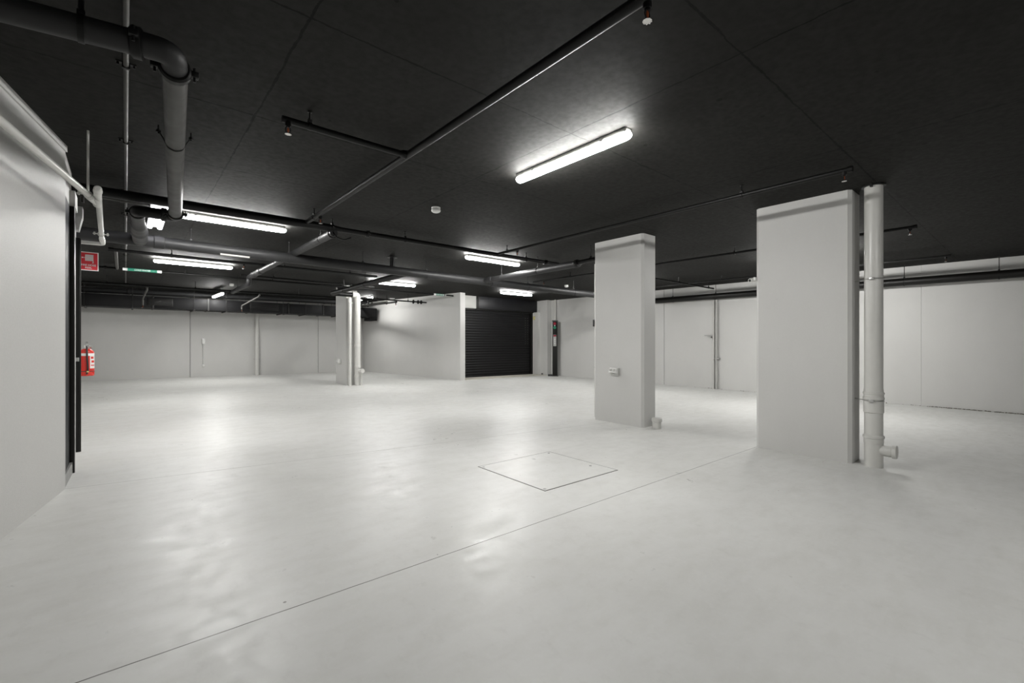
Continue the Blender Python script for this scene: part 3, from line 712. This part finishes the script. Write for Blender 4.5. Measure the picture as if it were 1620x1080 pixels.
for z in (0.62, 0.36, 1.18): collar((4.80, 12.06, z), (0, 0, 1), 0.077, 0.035, t, 'white_pipe')
b = B(); b.cyl((4.80, 12.06, 0.51), (4.87, 11.90, 0.51), 0.05); b.lathe((4.862, 11.92, 0.51), (4.878, 11.88, 0.51), [(0, .06), (1, .06)]); b.tube([(4.87, 11.95, .5), (4.87, 11.95, .12)], 0.02); part('side_stub', b, 'white_pipe', t)
t = thing('downpipe', 'thinner white downpipe on the near left corner of the far pillar', 'downpipe', (4.615, 12.13, zf(4.615, 12.13)))
b = B(); b.tube([(4.615, 12.12, zf(4.615, 12.12) - .01), (4.615, 12.12, 2.50), (4.50, 12.12, 2.50)], 0.045, bend=0.08, seg=24); part('pipe', b, 'white_pipe', t)
for z in (0.72, 1.23, 2.33):
    b = B(); b.ring((4.615, 12.12, z), (0, 0, 1), 0.047, 0.006, 20, 6); b.box(4.655, 4.69, 12.09, 12.11, z - .012, z + .012); part('wall_bracket', b, 'steel', t)
t = thing('downpipe', 'white pipe down the back wall, left of the far pillar', 'downpipe', (3.405, 17.21, zf(3.4, 17.2)))
b = B(); b.cyl((3.405, 17.215, zf(3.4, 17.2) - .01), (3.405, 17.215, 2.6), 0.062); part('pipe', b, 'white_pipe', t)
for z in (0.72, 2.04):
    b = B(); b.ring((3.405, 17.215, z), (0, 0, 1), 0.064, 0.006, 20, 6); b.box(3.31, 3.50, 17.27, 17.3, z - .015, z + .015); part('wall_bracket', b, 'steel', t)
t = thing('downpipe', 'grey white pipe in the back corner behind the far pillar', 'downpipe', (6.93, 17.15, zf(6.93, 17.15)))
b = B(); b.cyl((6.93, 17.15, zf(6.9, 17.1) - .01), (6.93, 17.15, 2.5), 0.05); part('pipe', b, 'white_pipe', t)
b = B(); b.tube([(6.80, 17.2, 2.3), (6.80, 17.2, 0.55), (6.80, 17.14, 0.42)], 0.012, bend=.05); part('cable', b, 'dark_plastic', t)
b = B(); b.box(6.72, 6.84, 17.1, 17.2, 0.33, 0.5, bev=.01); part('pump_box', b, 'dark_plastic', t)

# ------------------------------------------------------------------ small wall fittings
t = thing('power_socket', 'white double power socket on the face of the middle pillar', 'power socket', (5.688, 4.245, 0.76))
b = B(); b.box(5.650, 5.689, 4.165, 4.30, 0.757, 0.865, bev=.004); part('back_box', b, 'grey_plastic', t)
b = B(); b.wedge([(5.650, 4.175, .785), (5.610, 4.19, .800), (5.610, 4.315, .800), (5.650, 4.325, .785),
                  (5.668, 4.175, .868), (5.636, 4.19, .868), (5.636, 4.315, .868), (5.668, 4.325, .868)]); part('socket_face', b, 'white_plastic', t)
for y in (4.225, 4.285):
    b = B(); b.box(5.612, 5.63, y - .019, y + .019, .82, .852, bev=.003); part('switch_rocker', b, 'grey_plastic', t)
t = thing('power_socket', 'small white power socket low on the face of the far pillar', 'power socket', (4.56, 12.72, 0.75))
b = B(); b.box(4.51, 4.562, 12.62, 12.78, 0.69, 0.82, bev=.008); part('back_box', b, 'white_plastic', t)
b = B(); b.wedge([(4.51, 12.63, .70), (4.47, 12.64, .735), (4.47, 12.76, .735), (4.51, 12.77, .70), (4.52, 12.63, .80), (4.48, 12.64, .80), (4.48, 12.76, .80), (4.52, 12.77, .80)]); part('socket_face', b, 'white_plastic', t)
t = thing('wall_conduit', 'white trunking strip with clips on the far side of the socket pillar', 'conduit', (5.755, 4.685, 1.3))
b = B(); b.box(5.735, 5.775, 4.664, 4.692, 0.06, 2.51, bev=.003); part('trunking', b, 'white_pipe', t)
for z in (0.86, 2.05):
    b = B(); b.box(5.725, 5.785, 4.664, 4.698, z - .012, z + .012); part('clip', b, 'steel', t)
b = B(); b.box(5.72, 5.79, 4.688, 4.715, 1.51, 1.62, bev=.004); part('call_box', b, 'dark_plastic', t)
t = thing('security_camera', 'small white security camera on the left edge of the nearest pillar', 'security camera', (5.75, 2.24, 2.0))
b = B(); b.box(5.70, 5.79, 2.236, 2.262, 1.985, 2.025, bev=.006); part('bracket', b, 'white_plastic', t)
b = B(); b.lathe((5.77, 2.265, 2.005), (5.665, 2.285, 1.985), [(0, .018), (.1, .025), (.9, .025), (1, .021)]); part('body', b, 'white_plastic', t)
b = B(); b.lathe((5.668, 2.284, 1.985), (5.658, 2.286, 1.983), [(0, .018), (1, .013)]); part('lens', b, 'dark_plastic', t)
t = thing('wall_switch', 'white isolator box with conduit running down the left back wall', 'switch', (1.915, 17.27, 1.3))
b = B(); b.box(1.872, 1.952, 17.235, 17.302, 1.23, 1.40, bev=.008); part('box', b, 'white_plastic', t)
b = B(); b.box(1.885, 1.94, 17.225, 17.24, 1.335, 1.36, bev=.003); b.box(1.885, 1.94, 17.225, 17.24, 1.26, 1.285, bev=.003); part('rocker', b, 'white_plastic', t)
b = B(); b.tube([(1.912, 17.285, 1.24), (1.912, 17.285, 0.56)], 0.02); part('conduit', b, 'wall', t)
b = B(); b.cyl((1.912, 17.302, 0.555), (1.912, 17.25, 0.555), 0.032); part('round_box', b, 'white_plastic', t)
t = thing('wall_conduit', 'thin white conduit with a small valve down the right wall between the two big pillars', 'conduit', (12.12, 5.83, 1.2))
xr = rw(5.83)
b = B(); b.cyl((xr - .03, 5.83, zf(12, 5.8) - .01), (xr - .03, 5.83, 2.42), 0.022); part('pipe', b, 'white_pipe', t)
b = B(); b.cyl((xr - .05, 5.74, zf(12, 5.8) - .01), (xr - .05, 5.74, 2.42), 0.03); part('second_pipe', b, 'grey_plastic', t)
b = B(); b.tube([(xr - .05, 5.83, 1.455), (xr - .1, 6.05, 1.46)], 0.012); b.box(xr - .09, xr - .03, 5.87, 5.93, 1.40, 1.44); part('valve', b, 'steel', t)
b = B(); b.box(xr - .085, xr, 5.66, 5.80, 0.825, 0.85); part('clip', b, 'steel', t)
t = thing('wall_bracket', 'tiny white bracket on the right wall just behind the nearest pillar', 'bracket', (12.3, 2.48, 0.68))
b = B(); b.box(rw(2.45) - .06, rw(2.45), 2.42, 2.49, 0.62, 0.73, bev=.006); part('plate', b, 'white_plastic', t); b = B(); b.box(rw(2.45) - .09, rw(2.45) - .05, 2.40, 2.43, 0.64, 0.71, bev=.004); part('tab', b, 'grey_plastic', t)

# ------------------------------------------------------------------ floor access cover
def tilt(b, d): 
    for v in b.bm.verts: v.co.z += zf(v.co.x, v.co.y)
    return b
t = thing('access_cover', 'square painted access cover set flush in the floor with dark edge gaps', 'access cover', (3.125, 3.14, zf(3.125, 3.14)))
b = B(); b.box(2.642, 3.607, 2.678, 3.595, -0.02, 0.0025); tilt(b, 0); part('cover_plate', b, 'cover', t)
b = B()
for x0, x1, y0, y1 in ((2.631, 3.618, 2.668, 2.674), (2.631, 3.618, 3.600, 3.603), (2.632, 2.637, 2.668, 3.603), (3.613, 3.616, 2.668, 3.603)):
    b.box(x0, x1, y0, y1, -0.02, 0.0016)
tilt(b, 0); part('frame_gap', b, 'gap', t)
for x, y in ((2.672, 2.712), (2.668, 3.555), (3.56, 3.55), (3.52, 2.93)):
    b = B(); b.cyl((x, y, 0.002), (x, y, 0.0045), 0.013, seg=14); b.box(x - .008, x + .008, y - .002, y + .002, 0.0045, 0.0052); tilt(b, 0); part('lifting_point', b, 'skirt' if x > 3.4 else 'grey_plastic', t)

# ------------------------------------------------------------------ roller door
t = thing('roller_door', 'closed black ribbed roller door under a black fascia between white walls', 'roller door', (9.9, 12.5, 0.1))
b = B(); n = 28; prev = None; xs = (8.10, 11.64); zz0, zz1 = 0.105, 2.46
pitch = 0.086; steps = int((zz1 - zz0) / pitch * 8)
for i in range(steps + 1):
    z = zz0 + (zz1 - zz0) * i / steps; ph = ((z - zz0) / pitch) % 1.0
    y = 12.50 - 0.016 * max(0.0, math.sin(PI * min(1.0, ph / 0.72)))
    cur = [b.bm.verts.new((x, y, z)) for x in xs] + [b.bm.verts.new((x, 12.53, z)) for x in xs]
    if prev:
        b.bm.faces.new((prev[0], prev[1], cur[1], cur[0])); b.bm.faces.new((prev[3], prev[2], cur[2], cur[3]))
    prev = cur
part('curtain', b, 'shutter', t)
b = B(); b.box(8.10, 11.64, 12.47, 12.54, 0.098, 0.15, bev=.005); part('bottom_rail', b, 'black_metal', t)
b = B(); b.box(11.53, 11.62, 12.43, 12.56, 0.08, 2.44, bev=.004); part('side_guide', b, 'black_metal', t)
b = B(); b.box(8.06, 8.14, 12.43, 12.56, 0.08, 2.44, bev=.004); part('side_guide', b, 'black_metal', t)
b = B()
for x in (11.28, 11.40):
    for k in range(12): b.box(x, x + .022, 12.478, 12.485, 1.12 + k * .086 + 0.1, 1.12 + k * .086 + .13)
part('vent_slots', b, 'conduit', t, 'rows of small grey slots')
b = B(); b.box(9.02, 11.78, 12.34, 12.61, 2.42, CEIL, bev=.004); part('fascia', b, 'fascia', t)
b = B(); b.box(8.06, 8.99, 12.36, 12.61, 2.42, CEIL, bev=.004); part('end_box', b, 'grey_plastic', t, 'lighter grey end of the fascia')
b = B(); b.box(8.97, 9.04, 12.32, 12.61, 2.40, CEIL, bev=.004); b.cyl((9.005, 12.32, 2.62), (9.005, 12.30, 2.62), 0.02); part('bracket', b, 'black_metal', t)
b = B(); b.box(8.06, 11.64, 12.40, 12.56, 2.38, 2.425); part('head_trim', b, 'black_metal', t)
b = B(); b.box(11.56, 11.66, 12.30, 12.36, 2.13, 2.26, bev=.01); tsens = single('door_sensor', b, 'yellow', 'small yellowish sensor box at the upper right of the black roller door', 'sensor', (11.61, 12.33, 2.13))
b = B(); b.box(11.70, 11.735, 12.0, 12.06, 0.11, 0.16, bev=.004); single('floor_sensor', b, 'dark_plastic', 'tiny dark sensor at the foot of the white pier right of the roller door', 'sensor', (11.72, 12.03, 0.11))

# ------------------------------------------------------------------ traffic signal post
cx, cy, ra = 11.70, 11.36, -0.70
def R(dx, dy): 
    c, s = math.cos(ra), math.sin(ra); return (cx + dx * c - dy * s, cy + dx * s + dy * c)
zb = zf(cx, cy)
t = thing('signal_post', 'black signal post with red and green lamps right of the roller door', 'signal post', (cx, cy, zb))
def rbox(bb, x0, x1, y0, y1, z0, z1, bev=0):
    bb.box(cx + x0, cx + x1, cy + y0, cy + y1, z0, z1, bev, rot=ra, piv=(cx, cy, 0)); return bb
b = B(); rbox(b, -.085, .085, -.05, .05, zb - .005, 2.06, .004); part('post', b, 'black_metal', t)
b = B(); rbox(b, -.10, .10, -.065, .065, 2.03, 2.075, .004); part('top_cap', b, 'dark_plastic', t)
b = B(); rbox(b, -.11, .11, -.085, .085, zb - .005, zb + .02, .003); rbox(b, -.25, -.09, -.05, .03, zb - .004, zb + .07, .01); part('base_plate', b, 'dark_plastic', t)
for nm, z, mt in (('red_lamp', 1.955, 'signal_red'), ('green_lamp', 1.81, 'signal_green')):
    p0 = R(-.012, -.05); p1 = R(-.012, -.075); b = B(); b.lathe((*p0, z), (*p1, z), [(0, .052), (.5, .05), (.85, .035), (1, .01)]); part(nm, b, mt, t)
b = B(); rbox(b, -.03, .006, -.056, -.05, 1.865, 1.90); part('lamp_label', b, 'sign_white', t)
b = B(); rbox(b, -.065, .045, -.058, -.05, 1.155, 1.56, .003); pp = part('button_panel', b, 'steel', t)
b = B(); rbox(b, -.06, .04, -.061, -.057, 1.50, 1.55); part('red_header', b, 'signal_red', pp)
for z in (1.25, 1.32, 1.39):
    p0 = R(-.01, -.057); p1 = R(-.01, -.072); b = B(); b.lathe((*p0, z), (*p1, z), [(0, .02), (.8, .02), (1, .014)]); part('push_button', b, 'white_plastic', pp)
t = thing('wall_conduit', 'white conduit rising from the black signal post to the ceiling', 'conduit', (11.86, 11.5, 2.4))
b = B(); b.cyl((11.86, 11.50, 1.9), (11.86, 11.50, CEIL), 0.03); b.box(11.86, 11.99, 11.47, 11.53, 1.9, 1.96); part('pipe', b, 'white_pipe', t)
b = B(); b.ring((11.86, 11.5, 2.55), (0, 0, 1), .032, .005, 16, 6); part('clip', b, 'steel', t)

# ------------------------------------------------------------------ air duct at the back
t = thing('air_duct', 'long black rectangular air duct hung along the back wall with grilles', 'air duct', (3.0, 16.4, 2.22))
b = B()
segs = [-1.12, 0.62, 1.9, 3.0, 4.1, 5.2, 6.2, 7.13]
for x0, x1 in zip(segs, segs[1:]): b.box(x0 + .004, x1 - .004, 16.06, 16.75, 2.225, 2.55, bev=.004)
part('duct_body', b, 'duct', t)
for x in segs[1:-1]:
    b = B(); b.box(x - .018, x + .018, 16.045, 16.765, 2.21, 2.565); part('flange', b, 'black_metal', t)
for x0, x1 in ((0.50, 1.06), (2.98, 3.80)):
    b = B(); b.box(x0, x1, 16.035, 16.06, 2.30, 2.50, bev=.003); g = part('grille_frame', b, 'black_metal', t)
    b = B()
    for k in range(6): b.wedge([(x0 + .03, 16.02, 2.322 + k * .028), (x1 - .03, 16.02, 2.322 + k * .028), (x1 - .03, 16.05, 2.312 + k * .028), (x0 + .03, 16.05, 2.312 + k * .028),
                               (x0 + .03, 16.02, 2.326 + k * .028), (x1 - .03, 16.02, 2.326 + k * .028), (x1 - .03, 16.05, 2.330 + k * .028), (x0 + .03, 16.05, 2.330 + k * .028)])
    part('louvres', b, 'charcoal', g)
for x in (-0.78, 0.18, 1.55, 2.35, 3.92, 4.62, 5.72):
    b = B(); b.box(x - .02, x + .02, 15.98, 16.8, 2.195, 2.225)
    for y in (16.02, 16.78): b.cyl((x, y, 2.2), (x, y, CEIL), 0.005, seg=8)
    part('hanger_bracket', b, 'black_metal', t)
b = B(); b.box(6.86, 7.13, 16.06, 16.6, 2.09, 2.23, bev=.004); b.box(6.72, 6.88, 16.06, 16.5, 2.19, 2.23); part('end_drop', b, 'duct', t)

# ------------------------------------------------------------------ fire equipment on the left
t = thing('fire_hose_sign', 'red FIRE HOSE REEL sign with white border sticking out from the left wall', 'sign', (-0.367, 8.5, 2.24))
b = B(); b.box(-0.468, -0.266, 8.498, 8.503, 2.235, 2.488); part('backing', b, 'sign_white', t)
b = B(); b.box(-0.460, -0.277, 8.4965, 8.498, 2.246, 2.477); part('red_panel', b, 'sign_red', t)
b = B()
for k in range(7): b.box(-0.402 + k * .0122, -0.402 + k * .0122 + .0098, 8.495, 8.4966, 2.368, 2.448)
b.box(-0.402, -0.317, 8.495, 8.4966, 2.444, 2.452); b.box(-0.402, -0.317, 8.495, 8.4966, 2.366, 2.372)
b.box(-0.326, -0.317, 8.495, 8.4966, 2.345, 2.37); b.box(-0.332, -0.317, 8.495, 8.4966, 2.338, 2.346)
b.box(-0.424, -0.40, 8.495, 8.4966, 2.406, 2.411); b.cyl((-0.428, 8.495, 2.4085), (-0.428, 8.4966, 2.4085), 0.008)
part('reel_symbol', b, 'sign_white', t)
lettering('lettering', [('FIRE HOSE', 0.033, (-0.368, 8.4955, 2.308)), ('REEL', 0.033, (-0.368, 8.4955, 2.272))], 'sign_white', t)

ex, ey = -0.376, 8.2
t = thing('fire_extinguisher', 'red fire extinguisher with black hose hung low on the left wall behind the door frame', 'fire extinguisher', (ex, ey, 0.81))
b = B(); b.lathe((ex, ey, 0.87), (ex, ey, 1.17), [(0, .079), (.8, .079), (.87, .074), (.95, .055), (1, .03)], 28); part('cylinder', b, 'red', t)
b = B(); b.lathe((ex, ey, 0.812), (ex, ey, 0.872), [(0, .072), (.12, .078), (.95, .081), (1, .079)], 28); part('base_skirt', b, 'red', t)
b = B(); b.lathe((ex, ey, 0.868), (ex, ey, 0.876), [(0, .0815), (1, .0815)], 28); part('rim_band', b, 'rubber', t)
b = B(); b.lathe((ex, ey, 1.075), (ex, ey, 1.108), [(0, .0797), (1, .0797)], 28, caps=False); part('white_band', b, 'sign_white', t)
b = B(); b.bm.free(); b.bm = bmesh.new(); rows = []
for a in [math.radians(-62 + i * 7) for i in range(9)]:
    rows.append([b.bm.verts.new((ex + .0800 * math.cos(a), ey + .0800 * math.sin(a), z)) for z in (0.91, 1.075)])
for a, c in zip(rows, rows[1:]): b.bm.faces.new((a[0], c[0], c[1], a[1]))
lp = part('instruction_label', b, 'label_white', t)
b = B()
for z, h, a0, a1 in ((1.035, .03, -55, -30), (0.985, .03, -50, -20), (0.945, .012, -55, -15)):
    rows = []
    for a in [math.radians(a0 + (a1 - a0) * i / 4) for i in range(5)]:
        rows.append([b.bm.verts.new((ex + .0806 * math.cos(a), ey + .0806 * math.sin(a), zz)) for zz in (z, z + h)])
    for a, c in zip(rows, rows[1:]): b.bm.faces.new((a[0], c[0], c[1], a[1]))
part('label_print', b, 'red', lp)
b = B(); b.cyl((ex, ey, 1.165), (ex, ey, 1.215), 0.018); b.box(ex - .02, ex + .02, ey - .028, ey + .028, 1.185, 1.21, bev=.004); part('valve', b, 'chrome', t)
b = B(); b.wedge([(ex - .012, ey - .03, 1.235), (ex + .012, ey - .03, 1.235), (ex + .012, ey + .10, 1.25), (ex - .012, ey + .10, 1.25), (ex - .012, ey - .03, 1.243), (ex + .012, ey - .03, 1.243), (ex + .012, ey + .10, 1.258), (ex - .012, ey + .10, 1.258)])
b.wedge([(ex - .012, ey - .03, 1.205), (ex + .012, ey - .03, 1.205), (ex + .012, ey + .10, 1.19), (ex - .012, ey + .10, 1.19), (ex - .012, ey - .03, 1.213), (ex + .012, ey - .03, 1.213), (ex + .012, ey + .10, 1.198), (ex - .012, ey + .10, 1.198)])
b.cyl((ex, ey - .02, 1.2), (ex, ey - .02, 1.245), .006); part('handle', b, 'steel', t)
b = B(); b.lathe((ex + .02, ey - .012, 1.19), (ex + .055, ey - .03, 1.19), [(0, .008), (.4, .008), (.45, .018), (1, .018)]); part('gauge', b, 'chrome', t)
b = B(); b.tube([(ex + .005, ey - .025, 1.2), (ex + .008, ey - .085, 1.185), (ex + .012, ey - .097, 1.05), (ex + .02, ey - .095, 0.90), (ex + .008, ey - .094, 0.835)], 0.0095, bend=.05); hs = part('hose', b, 'rubber', t)
b = B(); b.cyl((ex + .019, ey - .095, 0.878), (ex + .016, ey - .095, 0.862), 0.0125); part('hose_clip', b, 'yellow', hs)
b = B(); b.box(-0.4695, ex - .07, ey - .03, ey + .03, 1.0, 1.12); part('wall_hook', b, 'steel', t)

# ------------------------------------------------------------------ gravel at the right wall foot
b = B()
for k in range(420):
    y = random.uniform(-1.5, 1.55) if k < 360 else random.uniform(1.5, 6.4)
    x = rw(y) - abs(random.gauss(0, 0.022)) - 0.004; r = random.uniform(.004, .013)
    m = bmesh.ops.create_icosphere(b.bm, subdivisions=1, radius=r)
    for v in m['verts']: v.co = V((x, y, zf(x, y) + r * .45)) + V((v.co.x * random.uniform(.8, 1.4), v.co.y * random.uniform(.8, 1.5), v.co.z * .8))
o = single('gravel', b, 'pebble', 'thin line of dark gravel and grit along the foot of the right wall', 'gravel', (12.36, 0.5, zf(12.36, 0.5)))
o['kind'] = 'stuff'
